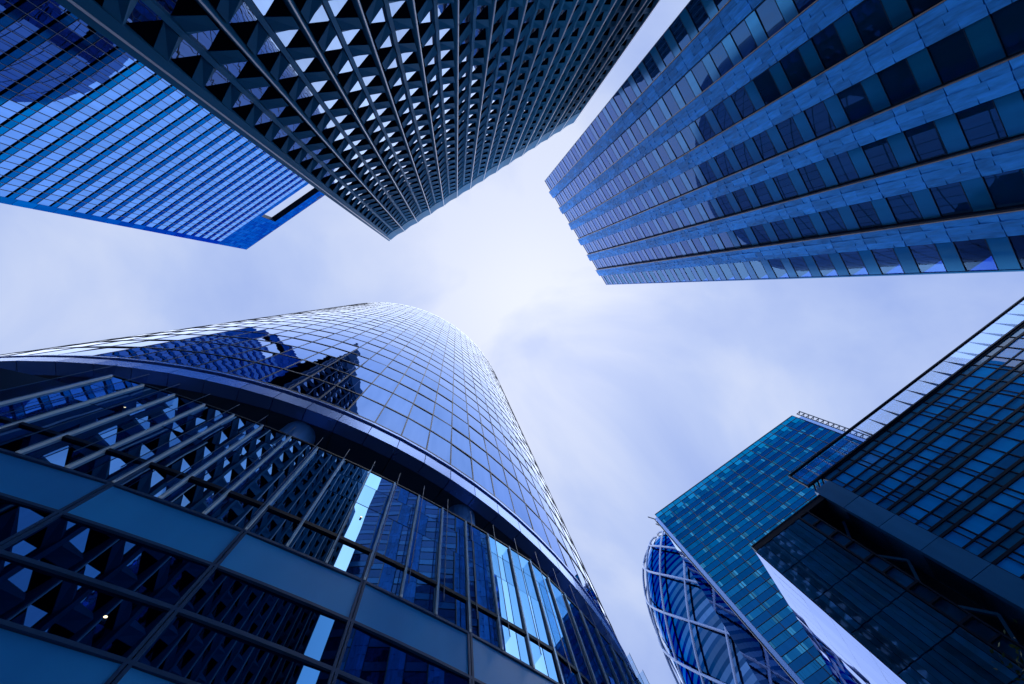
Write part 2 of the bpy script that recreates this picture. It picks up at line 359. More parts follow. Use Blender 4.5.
# ================================================================== B: lattice tower (top)
def tower_b():
    h = 125.0; k_ = h / 150.0; p = P2(-0.133804, -0.106118, h); base = (p[0] + 16, p[1] - 26)
    root = thing('lattice_tower', 'tall dark tower wrapped in a folded lattice of triangular openings between thin bright ribs', 'tower', (base[0], base[1], 0))
    F = Facade(p, radians(-32.8), h, base)
    nb = 14; bw = 4.8 * k_; w = bw * nb; per = 4.52 * k_; dep = 17.0
    mb = MB(); F.box(mb, -0.6, w + 0.1, GZ, h - 0.2, -dep, -0.12, M['b_black']); mb.build('wall', root)
    ztop = 143.2 * k_
    mb0 = 41.1 * k_                    # bottom of an opening at the mid rib
    n0 = int((mb0 - GZ) / per) + 1
    zs = []
    z = mb0 - n0 * per
    while z + per * 0.9 < ztop: zs.append(z); z += per
    oh = 2.25 * k_; rise = 0.98 * k_
    glz = []; blk = []
    for b in range(nb):
        s0 = b * bw
        rl, ml, mr, rr = s0 + 0.36 * k_, s0 + 2.12 * k_, s0 + 2.66 * k_, s0 + 4.44 * k_
        la = MB()
        for z in zs:
            if z < GZ - 1: continue
            for (sr, sm) in ((rl, ml), (rr, mr)):
                A = F.pt(sm, z, 0.0); B = F.pt(sm, z + oh, 0.0); Cb = F.pt(sr, z + rise, 0.0); Ct = F.pt(sr, z + rise + oh, 0.34)
                glz.append(lambda m, f=(A, B, Cb): m.face(f, M['b_light']))
                blk.append(lambda m, f=(Cb, B, Ct): m.face(f, M['b_black']))
                # folded member above the opening
                nz = z + per
                A2 = F.pt(sm, nz, 0.0); C2 = F.pt(sr, nz + rise, 0.0)
                Rm = F.pt(sm, z + oh + (per - oh) * 0.5, 0.42); Rr = F.pt(sr, z + rise + oh + (per - oh) * 0.62, 0.52)
                B1 = F.pt(sm, z + oh, 0.06)
                la.face([B1, Ct, Rr], M['b_frame']); la.face([B1, Rr, Rm], M['b_frame'])
                la.face([Rm, Rr, C2], M['b_frame']); la.face([Rm, C2, A2], M['b_frame'])
                la.face([F.pt(sm, z + oh, 0), B1, Ct, ], M['b_frame'])
            P = F.pt; nz = z + per
            la.face([P(ml, z + oh, 0), P(mr, z + oh, 0), P(mr, nz, 0), P(ml, nz, 0)], M['b_frame'])
            la.face([P(ml, nz, 0), P(mr, nz, 0), P(mr, nz + oh, 0), P(ml, nz + oh, 0)], M['b_frame'])
        la.weld().build('lattice_panel', root)
        # mid rib, kinked outwards at the nodes
        mr_ = MB()
        for z in zs:
            zc = z + oh + (per - oh) / 2
            for (za, qa, zb, qb) in ((zc - per, 0.46, zc - per / 2, 0.38), (zc - per / 2, 0.38, zc, 0.46)):
                P = F.pt
                fa, fb = 0.20 * k_, 0.20 * k_
                sc = (ml + mr) / 2
                mr_.face([P(sc - fa, za, qa), P(sc + fa, za, qa), P(sc + fb, zb, qb), P(sc - fb, zb, qb)], M['b_frame'])
                mr_.face([P(ml, za, -0.05), P(sc - fa, za, qa), P(sc - fb, zb, qb), P(ml, zb, -0.05)], M['b_frame'])
                mr_.face([P(sc + fa, za, qa), P(mr, za, -0.05), P(mr, zb, -0.05), P(sc + fb, zb, qb)], M['b_frame'])
        mr_.weld().build('mid_rib', root)
        # parapet of the bay
        pm = MB(); P = F.pt; zt = h; sc = (ml + mr) / 2
        zb_ = zs[-1] + per - 0.1
        prof = [(s0, 0.62), (s0 + bw * 0.25, 0.52), (sc, 0.46), (s0 + bw * 0.75, 0.52), (s0 + bw, 0.62)]
        for (a, qa), (c, qc) in zip(prof, prof[1:]):
            t0 = zt - 0.35 * (1 - abs((a - sc) / (bw / 2))) ; t1 = zt - 0.35 * (1 - abs((c - sc) / (bw / 2)))
            pm.hexa([P(a, zb_, -0.3), P(c, zb_, -0.3), P(c, t1, -0.3), P(a, t0, -0.3), P(a, zb_, qa), P(c, zb_, qc), P(c, t1, qc), P(a, t0, qa)], M['b_frame'])
        pm.build('parapet', root)
    windows(root, 'window', glz); windows(root, 'infill_panel', blk)
    for i in range(nb + 1):
        s = i * bw; P = F.pt; rb = MB()
        if i == 0: continue
        hw, fw = 0.36 * k_, 0.10
        zt = h + 0.05
        for (sa, qa, sb, qb) in ((s - hw, -0.05, s - fw, 0.62), (s - fw, 0.62, s + fw, 0.62), (s + fw, 0.62, s + hw, -0.05)):
            rb.face([P(sa, GZ, qa), P(sb, GZ, qb), P(sb, zt, qb), P(sa, zt, qa)], M['b_frame'])
        r = rb.build('rib', root)
        cp = MB(); F.box(cp, s - 0.045, s + 0.045, GZ, h + 0.05, 0.622, 0.72, M['b_cap']); cp.build('cap_strip', r)
    mb = MB(); F.box(mb, -0.72, -0.28, GZ, h, -0.6, 0.66, M['b_frame']); F.box(mb, -0.28, 0.28, GZ, h, -0.6, 0.56, M['b_frame']); c = mb.build('corner_post', root)
    cp = MB(); F.box(cp, -0.33, -0.22, GZ, h + 0.03, 0.662, 0.74, M['b_cap']); cp.build('cap_strip', c)
tower_b()

# ================================================================== C: pier tower (top right)
def tower_c():
    h = 120.0; p = P2(0.1866, -0.2283, h); base = (p[0] + 20, p[1] + 2)
    root = thing('pier_tower', 'blue tower with vertical window columns between textured metal piers, stepped roof line', 'tower', (base[0], base[1], 0))
    F = Facade(p, radians(57.4), h, base)
    fl = 3.62; w = 31.02; dep = 24.0; ht = 121.0
    cols = [(0.06, 2.85), (4.9, 7.5), (9.55, 12.15), (14.22, 16.82), (18.82, 21.5), (23.5, 26.1), (28.06, 31.02)]
    piers = [(2.9, 4.85), (7.55, 9.5), (12.2, 14.17), (16.87, 18.77), (21.55, 23.45), (26.15, 28.02)]
    zf = 28.75 - fl * 8                       # bottom of a spandrel
    nf = int((ht - zf) / fl) + 1
    mb = MB(); F.box(mb, 0.05, 28.04, GZ, ht - 0.2, -dep, -0.35, M['c_dark']); F.box(mb, 28.04, w - 0.03, GZ, ht - 0.2, -dep, -3.4, M['c_dark']); mb.build('wall', root)
    wins = []; spl = []
    for ci, (a, b) in enumerate(cols):
        fr = MB()
        last = ci == len(cols) - 1
        for i in range(nf):
            z0 = zf + i * fl; z1 = z0 + 1.42; z2 = min(z0 + fl, ht)
            if z0 > ht - 0.5: break
            z1 = min(z1, ht)
            if z0 > GZ: spl.append(lambda m, a=a, b=b, z0=z0, z1=z1: F.pane(m, a, b - 0.03, z0 + 0.02, z1 - 0.02, -0.35, -0.10, M['c_span'], 0.0025))
            if last:
                mb = MB(); F.box(mb, a, b - 0.05, z0 + 0.02, z1 - 0.02, -3.4, -0.36, M['c_dark']); mb.build('floor_slab', root)
                if z2 - z1 > 0.4:
                    wins.append(lambda m, a=a, b=b, z1=z1, z2=z2: F.box(m, a, b - 0.10, z1 + 0.01, z2 - 0.01, -0.16, -0.13, M['c_clear']))
                    def side(m, z1=z1, z2=z2):
                        F.box(m, w - 0.15, w - 0.12, z1 + 0.01, z2 - 0.01, -3.3, -0.2, M['c_clear'])
                    wins.append(side)
                mb = MB(); F.pane(mb, w - 0.045, w - 0.001, z0 + 0.02, z1 - 0.02, -dep, -0.12, M['c_span'], 0.0); mb.build('side_spandrel', root)
            elif z2 - z1 > 0.3 and z2 > GZ + 0.4:
                wins.append(lambda m, a=a, b=b, z1=z1, z2=z2: F.pane(m, a + 0.02, b - 0.02, z1 + 0.01, z2 - 0.01, -0.35, -0.14, M['c_win'], 0.006))
            F.box(fr, a, b, z1 - 0.02, z1 + 0.02, -0.34, -0.075, M['c_dark']); F.box(fr, a, b, z0 - 0.02, z0 + 0.02, -0.34, -0.075, M['c_dark'])
        if last: F.box(fr, w - 0.12, w, GZ, ht, -0.2, -0.02, M['c_span'])
        F.box(fr, a - 0.03, a + 0.02, GZ, ht, -0.34, -0.07, M['c_dark'])
        fr.build('window_frame', root)
    windows(root, 'window', wins); windows(root, 'spandrel', spl)
    for (a, b) in piers:
        mb = MB()
        for i in range(nf):
            z0 = zf + i * fl - 0.35; z1 = min(z0 + fl, ht)
            if z0 > ht - 0.3: break
            if z0 < GZ: continue
            # three strips of overlapping folded sheets per storey
            for j in range(3):
                sa = a + 0.10 + (b - a - 0.10) * j / 3; sb = a + 0.10 + (b - a - 0.10) * (j + 1) / 3
                off = random.uniform(-0.25, 0.25); zm = z0 + fl * (0.5 + off)
                for (c, d) in ((z0 + 0.03, zm - 0.01), (zm + 0.01, z1 - 0.03)):
                    if d - c < 0.1: continue
                    P = F.pt; qs = 0.36 + 0.05 * (j % 2); dq = [random.uniform(-0.012, 0.012) for _ in range(4)]
                    mb.hexa([P(sa, c, -0.3), P(sb, c, -0.3), P(sb, d, -0.3), P(sa, d, -0.3), P(sa, c, qs - 0.03 + dq[0]), P(sb, c, qs + 0.03 + dq[1]), P(sb, d, qs - 0.02 + dq[2]), P(sa, d, qs + 0.02 + dq[3])], M['c_pier'])
        pr = mb.build('pier', root)
        mb = MB(); F.box(mb, a, b, GZ, ht - 0.05, -0.32, 0.15, M['c_dark']); mb.build('pier_core', pr)
        mb = MB(); F.box(mb, a, a + 0.07, GZ, ht + 0.02, 0.151, 0.50, M['c_trim']); mb.build('edge_trim', pr)
    mb = MB(); F.box(mb, 0, w - 0.02, ht - 0.22, ht - 0.05, -dep, -0.04, M['c_dark']); mb.build('roof', root)
tower_c()

# ================================================================== D: round tower over its podium (left, below)
def tower_d():
    Hs = 24.0; cx, cy = -0.8583 * Hs, 1.5551 * Hs; R = 1.418 * Hs
    root = thing('round_tower', 'rounded tower of gridded mirror glass rising from a finned glass podium on dark columns', 'tower', (cx, cy, 0))
    bend = [0.0]          # the podium front flattens towards its right end
    def pt(az, r, z):
        a = radians(az); r -= bend[0] * max(0.0, min(30.0, (az + 180) % 360 - 180 + 52.5)); return Vector((r * cos(a), r * sin(a), z + EYE))
    def seg(mb, a0, a1, r0, r1, z0, z1, m):
        mb.hexa([pt(a0, r0, z0), pt(a1, r0, z0), pt(a1, r0, z1), pt(a0, r0, z1), pt(a0, r1, z0), pt(a1, r1, z0), pt(a1, r1, z1), pt(a0, r1, z1)], m)
    def pane(mb, a0, a1, r0, r1, z0, z1, m, tilt=0.003):
        ja, jb = random.gauss(0, tilt), random.gauss(0, tilt); hw = radians(a1 - a0) * r1 / 2; hh = (z1 - z0) / 2
        q = lambda sa, sz: max(-0.03, min(0.03, ja * sa * hw + jb * sz * hh))
        mb.hexa([pt(a0, r0, z0), pt(a1, r0, z0), pt(a1, r0, z1), pt(a0, r0, z1), pt(a0, r1 + q(-1, -1), z0), pt(a1, r1 + q(1, -1), z0), pt(a1, r1 + q(1, 1), z1), pt(a0, r1 + q(-1, 1), z1)], m)
    def cyl(mb, r, z0, z1, m, n=96, top=True, bot=True):
        for i in range(n):
            a0, a1 = 360 * i / n, 360 * (i + 1) / n
            mb.face([pt(a0, r, z0), pt(a1, r, z0), pt(a1, r, z1), pt(a0, r, z1)], m)
        if top: mb.face([pt(360 * i / n, r, z1) for i in range(n)], m)
        if bot: mb.face([pt(360 * i / n, r, z0) for i in range(n - 1, -1, -1)], m)
    ROOF = 127.5; fl = 3.77; na = 132; st = 360.0 / na; off = -59.2
    mb = MB(); cyl(mb, R - 0.5, 24.3, ROOF - 0.4, M['d_mull']); cyl(mb, 28.0, GZ, 24.25, M['d_soffit'], 64); mb.build('wall', root)
    rows = [25.95 + fl * i for i in range(int((ROOF - 25.95) / fl) + 1)]
    wins = []
    for j, z0 in enumerate(rows):
        z1 = min(z0 + fl, ROOF)
        if z1 - z0 < 0.6: continue
        for i in range(na):
            a = off + i * st; am = (a + st / 2 + 180) % 360 - 180
            wt = (z0 + 6 * abs(am + 58) / 10) if -110 < am < -15 else 1000 + z0
            wins.append(lambda m, a=a, z0=z0, z1=z1: pane(m, a + 0.02, a + st - 0.02, R - 0.4, R, z0 + 0.05, z1 - 0.05, M['d_pane'], 0.005))
    windows(root, 'window', wins, 100)
    for i in range(na):
        pass
    mu = MB()
    for i in range(na):
        a = off + i * st; hw = degrees(0.04 / R)
        seg(mu, a - hw, a + hw, R - 0.3, R + 0.02, 25.95, ROOF + 0.1, M['d_mull'])
    mu.build('mullion_grid', root, kind='stuff')
    for z0 in rows:
        tr = MB(); th = 0.08
        for i in range(na):
            a = off + i * st
            seg(tr, a, a + st, R - 0.3, R + 0.035, z0 - th, z0 + th, M['d_mull'])
        tr.build('floor_transom', root)
    # ring at the foot of the curtain wall
    mb = MB()
    for i in range(na):
        a = off + i * st
        seg(mb, a + 0.03, a + st - 0.03, R - 0.6, R + 0.06, 23.85, 25.0, M['d_fascia'])
    f = mb.build('fascia_ring', root)
    mb = MB()
    for i in range(na):
        a = off + i * st
        seg(mb, a, a + st, R - 0.6, R - 0.22, 25.0, 25.95, M['d_mull']); seg(mb, a, a + st, R - 0.21, R + 0.1, 25.42, 25.62, M['d_fascia'])
    mb.build('shadow_gap', root)
    mb = MB()
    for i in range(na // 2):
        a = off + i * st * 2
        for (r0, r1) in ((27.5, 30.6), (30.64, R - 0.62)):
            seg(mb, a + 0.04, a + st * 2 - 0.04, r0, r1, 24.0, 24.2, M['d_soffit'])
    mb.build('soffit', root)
    for az in [-67.2 + 16.45 * i for i in range(-3, 5)]:
        mb = MB(); c = pt(az, 32.5, 0); n = 24; r = 0.85
        for i in range(n):
            t0, t1 = 2 * pi * i / n, 2 * pi * (i + 1) / n
            mb.face([(c.x + r * cos(t0), c.y + r * sin(t0), 0), (c.x + r * cos(t1), c.y + r * sin(t1), 0), (c.x + r * cos(t1), c.y + r * sin(t1), 24.0 + EYE), (c.x + r * cos(t0), c.y + r * sin(t0), 24.0 + EYE)], M['d_col'])
        mb.build('column', root, smooth=True)
    # ---------------- podium
    RP = 1.55 * Hs; bay = 3.45; a_off = -63.0; bend[0] = 0.105
    mb = MB(); cyl(mb, RP - 0.35, GZ, 12.3, M['d_rail'], 104); mb.build('podium_wall', root)
    bays = [a_off + bay * i for i in range(-3, 14)]
    lows = [(6.20, 7.18), (5.32, 6.20), (3.35, 4.33), (2.40, 3.35), (0.4, 1.4), (-0.55, 0.4)]
    spans = [(7.20, 8.20), (4.35, 5.30), (1.42, 2.38), (GZ, -0.57)]
    low_w = []
    for a in bays:
        b = a + bay; g = 0.07
        # tall glazed screen, three panes wide, two transoms
        mb = MB()
        for i in range(3):
            x0, x1 = a + bay * i / 3, a + bay * (i + 1) / 3
            if x0 < -71.1: continue
            for (z0, z1) in ((9.22, 10.75), (10.77, 11.75), (11.77, 12.58)):
                pane(mb, x0 + 0.02, x1 - 0.02, RP - 0.3, RP, z0, z1, M['d_pod'], 0.004)
        if mb.v: mb.build('glass_screen', root)
        mb = MB()
        for i in range(3):
            x0, x1 = a + bay * i / 3, a + bay * (i + 1) / 3
            pane(mb, x0 + 0.03, x1 - 0.03, RP - 0.3, RP, 8.24, 9.1, M['d_pod'], 0.004)
        mb.build('low_window', root)
        for (z0, z1) in spans:
            mb = MB(); pane(mb, a + g, b - g, RP - 0.3, RP + 0.012, z0 + 0.03, z1 - 0.03, M['d_span'], 0.002); mb.build('spandrel_panel', root)
        for (z0, z1) in lows:
            low_w.append(lambda m, a=a, b=b, z0=z0, z1=z1: pane(m, a + g, b - g, RP - 0.3, RP, z0 + 0.02, z1 - 0.02, M['d_low'], 0.0025))
        # post: twin profiles
        mb = MB(); hw = degrees(0.022 / RP)
        for c in (-0.045, 0.045):
            seg(mb, a + c - hw, a + c + hw, RP - 0.2, RP + 0.035, GZ, 9.12, M['d_prof'])
        mb.build('post', root)
    windows(root, 'strip_window', low_w, 100)
    a0, a1 = bays[0], bays[-1] + bay
    for (z, hh, m, r1) in [(9.16, 0.05, M['d_rail'], RP + 0.04), (8.215, 0.03, M['d_prof'], RP + 0.035), (7.19, 0.03, M['d_prof'], RP + 0.035), (6.20, 0.035, M['d_prof'], RP + 0.035), (5.31, 0.03, M['d_prof'], RP + 0.035), (4.34, 0.03, M['d_prof'], RP + 0.035), (3.35, 0.035, M['d_prof'], RP + 0.035), (2.39, 0.03, M['d_prof'], RP + 0.035), (12.62, 0.03, M['d_rail'], RP + 0.02)]:
        mb = MB(); n = len(bays) * 3
        for i in range(n):
            if z == 12.62 and a0 + (a1 - a0) * i / n < -71.1: continue
            seg(mb, a0 + (a1 - a0) * i / n, a0 + (a1 - a0) * (i + 1) / n, RP - 0.25, r1, z - hh, z + hh, m)
        mb.build('rail' if z == 9.16 else 'transom', root)
    nf = len(bays) * 3
    for i in range(nf + 1):
        a = a0 + (a1 - a0) * i / nf
        hw = degrees(0.012 / RP)
        if a < -71.1: continue
        mb = MB(); seg(mb, a - hw, a + hw, RP + 0.055, RP + 0.29, 8.3, 12.62, M['d_fin']); f = mb.build('fin', root)
        hw = degrees(0.022 / RP)
        mb = MB(); seg(mb, a - hw, a + hw, RP - 0.05, RP + 0.05, 8.24, 12.55, M['d_bar']); mb.build('fin_bar', f)
        mb = MB(); hw2 = degrees(0.008 / RP); seg(mb, a - hw2, a + hw2, RP + 0.292, RP + 0.302, 8.3, 12.65, M['d_prof']); mb.build('edge_profile', f)
    # glowing discs added on the glass stand in for ceiling lights inside
    for az, z in ((-66.9, 5.75), (-63.9, 5.75), (-60.3, 10.2), (-69.0, 11.0)):
        mb = MB(); n = 12; c = pt(az, RP + 0.035, z); rr = 0.022
        t = Vector((-sin(radians(az)), cos(radians(az)), 0)); u = Vector((0, 0, 1)); o_ = Vector((cos(radians(az)), sin(radians(az)), 0))
        ring = [c + t * rr * cos(2 * pi * i / n) + u * rr * sin(2 * pi * i / n) for i in range(n)]
        rb = [q - o_ * 0.05 for q in ring]
        mb.face(ring, M['lamp'])
        for i in range(n): mb.face([ring[i], rb[i], rb[(i + 1) % n], ring[(i + 1) % n]], M['d_prof'])
        mb.build('ceiling_light_disc', root)
tower_d()

# ================================================================== E: green glass block (lower right)
def tower_e():
    h = 110.0; kk = h / 100; p = P2(0.45316, 0.5216, h); base = (p[0] + 32, p[1] + 10)
    root = thing('office_block', 'teal glass office block with fine pane grid and open ladder fin at its corner', 'office block', (base[0], base[1], 0))
    F = Facade(p, radians(-34.4), h, base)
    w = 40.0 * kk; dep = 66.0
    d2 = Vector((cos(radians(57.8)), sin(radians(57.8)), 0))
    # body with a side that is not quite square to the front
    P = F.pt
    def body(s0, s1, z0, z1, q, d):
        a = P(s0, z0, q); b = P(s1, z0, q); c = b + d2 * d; e = a + d2 * d; u = Vector((0, 0, z1 - z0))
        return [e, c, c + u, e + u, a, b, b + u, a + u]
    mb = MB(); mb.hexa(body(0.03, w, GZ, h - 0.1, -0.25, dep), M['e_mull']); mb.build('wall', root)
    fl = 2.86 * kk; nb = 12; bw = w / nb
    wins = []; spl = []; bl = []; z = h - 3.4
    zl = []
    while z - fl > GZ: zl.append(z); z -= fl
    for j, zt in enumerate(zl):
        zb = zt - fl; zm = zb + fl * 0.52
        for i in range(nb):
            a, b = i * bw, (i + 1) * bw
            spl.append(lambda m, a=a, b=b, zm=zm, zt=zt: F.pane(m, a + 0.9, b - 0.9, zm + 0.02, zt - 0.03, -0.2, -0.03, M['e_span'], 0.003))
            for (c, d) in ((a + 0.06, a + 0.46), (a + 0.50, a + 0.88), (b - 0.88, b - 0.50), (b - 0.46, b - 0.06)):
                bl.append(lambda m, c=c, d=d, zm=zm, zt=zt, mt=random.choice([M['e_blind'], M['e_blind'], M['e_span'], M['e_span']]): F.pane(m, c, d, zm + 0.02, zt - 0.03, -0.2, -0.03, mt, 0.003))
            wins.append(lambda m, a=a, b=b, zb=zb, zm=zm: F.pane(m, a + 0.05, b - 0.05, zb + 0.03, zm - 0.02, -0.2, -0.05, M['e_win'], 0.004))
        mb = MB(); F.box(mb, 0, w, zb - 0.05, zb + 0.05, -0.2, 0.04, M['e_mull']); F.box(mb, 0, w, zm - 0.018, zm + 0.018, -0.2, 0.0, M['e_mull']); mb.build('transom', root)
    windows(root, 'window', wins); windows(root, 'spandrel', spl); windows(root, 'side_light', bl)
    for i in range(nb + 1):
        mb = MB(); F.box(mb, i * bw - 0.06, i * bw + 0.06, GZ, h - 0.1, -0.2, 0.07, M['e_mull']); mb.build('mullion', root)
    mb = MB()
    for i in range(nb * 2):
        a, b = i * bw / 2, (i + 1) * bw / 2
        F.pane(mb, a + 0.06, b - 0.06, h - 1.65, h - 0.15, -0.2, 0.01, M['e_top'], 0.002); F.pane(mb, a + 0.06, b - 0.06, h - 3.3, h - 1.8, -0.2, -0.02, M['e_top'] if i % 2 else M['e_span'], 0.003)
    F.box(mb, 0, w, h - 0.12, h + 0.06, -0.4, 0.10, M['e_mull']); F.box(mb, 0, w, h - 1.78, h - 1.68, -0.2, 0.06, M['e_mull'])
    mb.build('parapet', root)
    # corner trims
    mb = MB(); F.box(mb, -0.72, -0.02, GZ, h - 1.6, -0.4, 0.25, M['e_trim']); mb.build('corner_trim', root)
    mb = MB(); F.box(mb, -0.95, -0.74, GZ, h - 2.5, -0.6, 0.05, M['e_mull']); mb.build('corner_joint', root)
    mb = MB(); F.box(mb, w + 0.02, w + 0.75, GZ, h - 2.6, -0.3, 0.2, M['e_trim']); mb.build('corner_trim', root)
    # ladder fin
    mb = MB(); sA, sB = w + 0.95, w + 2.0; zt, zb = h - 0.6, h - 28
    F.box(mb, sA, sA + 0.12, zb, zt, -0.1, 0.1, M['e_mull']); F.box(mb, sB, sB + 0.16, zb, zt + 0.4, -0.1, 0.1, M['e_mull'])
    z = zt; 
    while z - 1.6 > zb:
        mb.bar(P(sA, z - 0.8, 0), P(sB, z, 0), 0.14, M['e_mull']); F.box(mb, sA, sB, z - 0.06, z + 0.06, -0.08, 0.08, M['e_mull']); z -= 1.6
    mb.build('ladder_fin', root)
    # side wall panels: storey high mirror panels
    def spt(t, z, q):   # along the side wall
        n = Vector((-d2.y, d2.x, 0)); return P(-0.0, z, 0) + d2 * t + n * q
    mb = MB(); t = 0.6
    while t < dep - 0.2:
        z = GZ
        while z < h - 2.4:
            j = random.gauss(0, 0.003)
            mb.hexa([spt(t + 0.03, z + 0.04, 0), spt(t + 3.0, z + 0.04, 0), spt(t + 3.0, min(z + fl * 2, h - 2.3) - 0.04, 0), spt(t + 0.03, min(z + fl * 2, h - 2.3) - 0.04, 0),
                     spt(t + 0.03, z + 0.04, 0.2 + j), spt(t + 3.0, z + 0.04, 0.2 - j), spt(t + 3.0, min(z + fl * 2, h - 2.3) - 0.04, 0.2 + j), spt(t + 0.03, min(z + fl * 2, h - 2.3) - 0.04, 0.2 - j)], M['e_side'])
            z += fl * 2
        t += 3.05
    mb.build('side_cladding', root)
    mb = MB(); a = P(-0.3, h - 2.2, -0.3)
    mb.bar(a, a + Vector((-1.6, 0.3, 2.6)), 0.18, M['e_mull']); mb.bar(a + d2 * 2.2, a + d2 * 2.2 + Vector((-0.9, 0.1, 2.0)), 0.16, M['e_mull']); mb.bar(a + Vector((-0.6, 0.1, 1.0)), a + d2 * 2.2 + Vector((-0.5, 0.05, 1.1)), 0.14, M['e_mull'])
    mb.build('roof_davit', root)
tower_e()

# ================================================================== F: domed diagrid tower (bottom)
def tower_f():
    d = 172.0; be = radians(51.0); c = (d * cos(be), d * sin(be)); R = 29.6; h = d / 0.765; base = c
    root = thing('domed_tower', 'bullet shaped tower in a pale diagonal tube lattice, standing behind the teal block', 'tower', (c[0], c[1], 0))
    z1 = h * 0.60
    def rad(z):
        if z <= z1: return R
        t = (z - z1) / (h - z1); return R * sqrt(max(0.0, 1 - t ** 2.3))
    nl = 24; dz = (h - 0) / 15.0
    # glass storeys
    fl = 3.9; z = 0.0; i = 0
    while z < h - 1:
        zt = min(z + fl, h - 0.05); mb = MB(); n = 96
        for (a, b, m) in ((z, z + (zt - z) * 0.42, M['f_dark']), (z + (zt - z) * 0.42, zt, M['f_glass'])):
            for j in range(n):
                t0, t1 = 2 * pi * j / n, 2 * pi * (j + 1) / n; ra, rb = rad(a), rad(b)
                mb.face([(ra * cos(t0), ra * sin(t0), a), (ra * cos(t1), ra * sin(t1), a), (rb * cos(t1), rb * sin(t1), b), (rb * cos(t0), rb * sin(t0), b)], m)
        mb.weld().build('glazed_storey', root); z = zt; i += 1
    # tubes, two families of helices
    for fam in (1, -1):
        for j in range(nl // 2):
            mb = MB(); prev = None; steps = 15 * 4
            for s in range(steps + 1):
                z = h * 0.985 * s / steps; t = 2 * pi * j / (nl // 2) + fam * (2 * pi / nl) * (z / dz)
                r = rad(z) + 1.5
                q = Vector((r * cos(t), r * sin(t), z))
                if prev is not None: mb.bar(prev, q, 0.95, M['f_tube'], n=6)
                prev = q
            mb.build('lattice_tube', root)
    mb = MB(); mb.bar((0, 0, h - 3), (0, 0, h + 1.5), 5.0, M['f_tube'], n=16); mb.build('crown_cap', root)
tower_f()

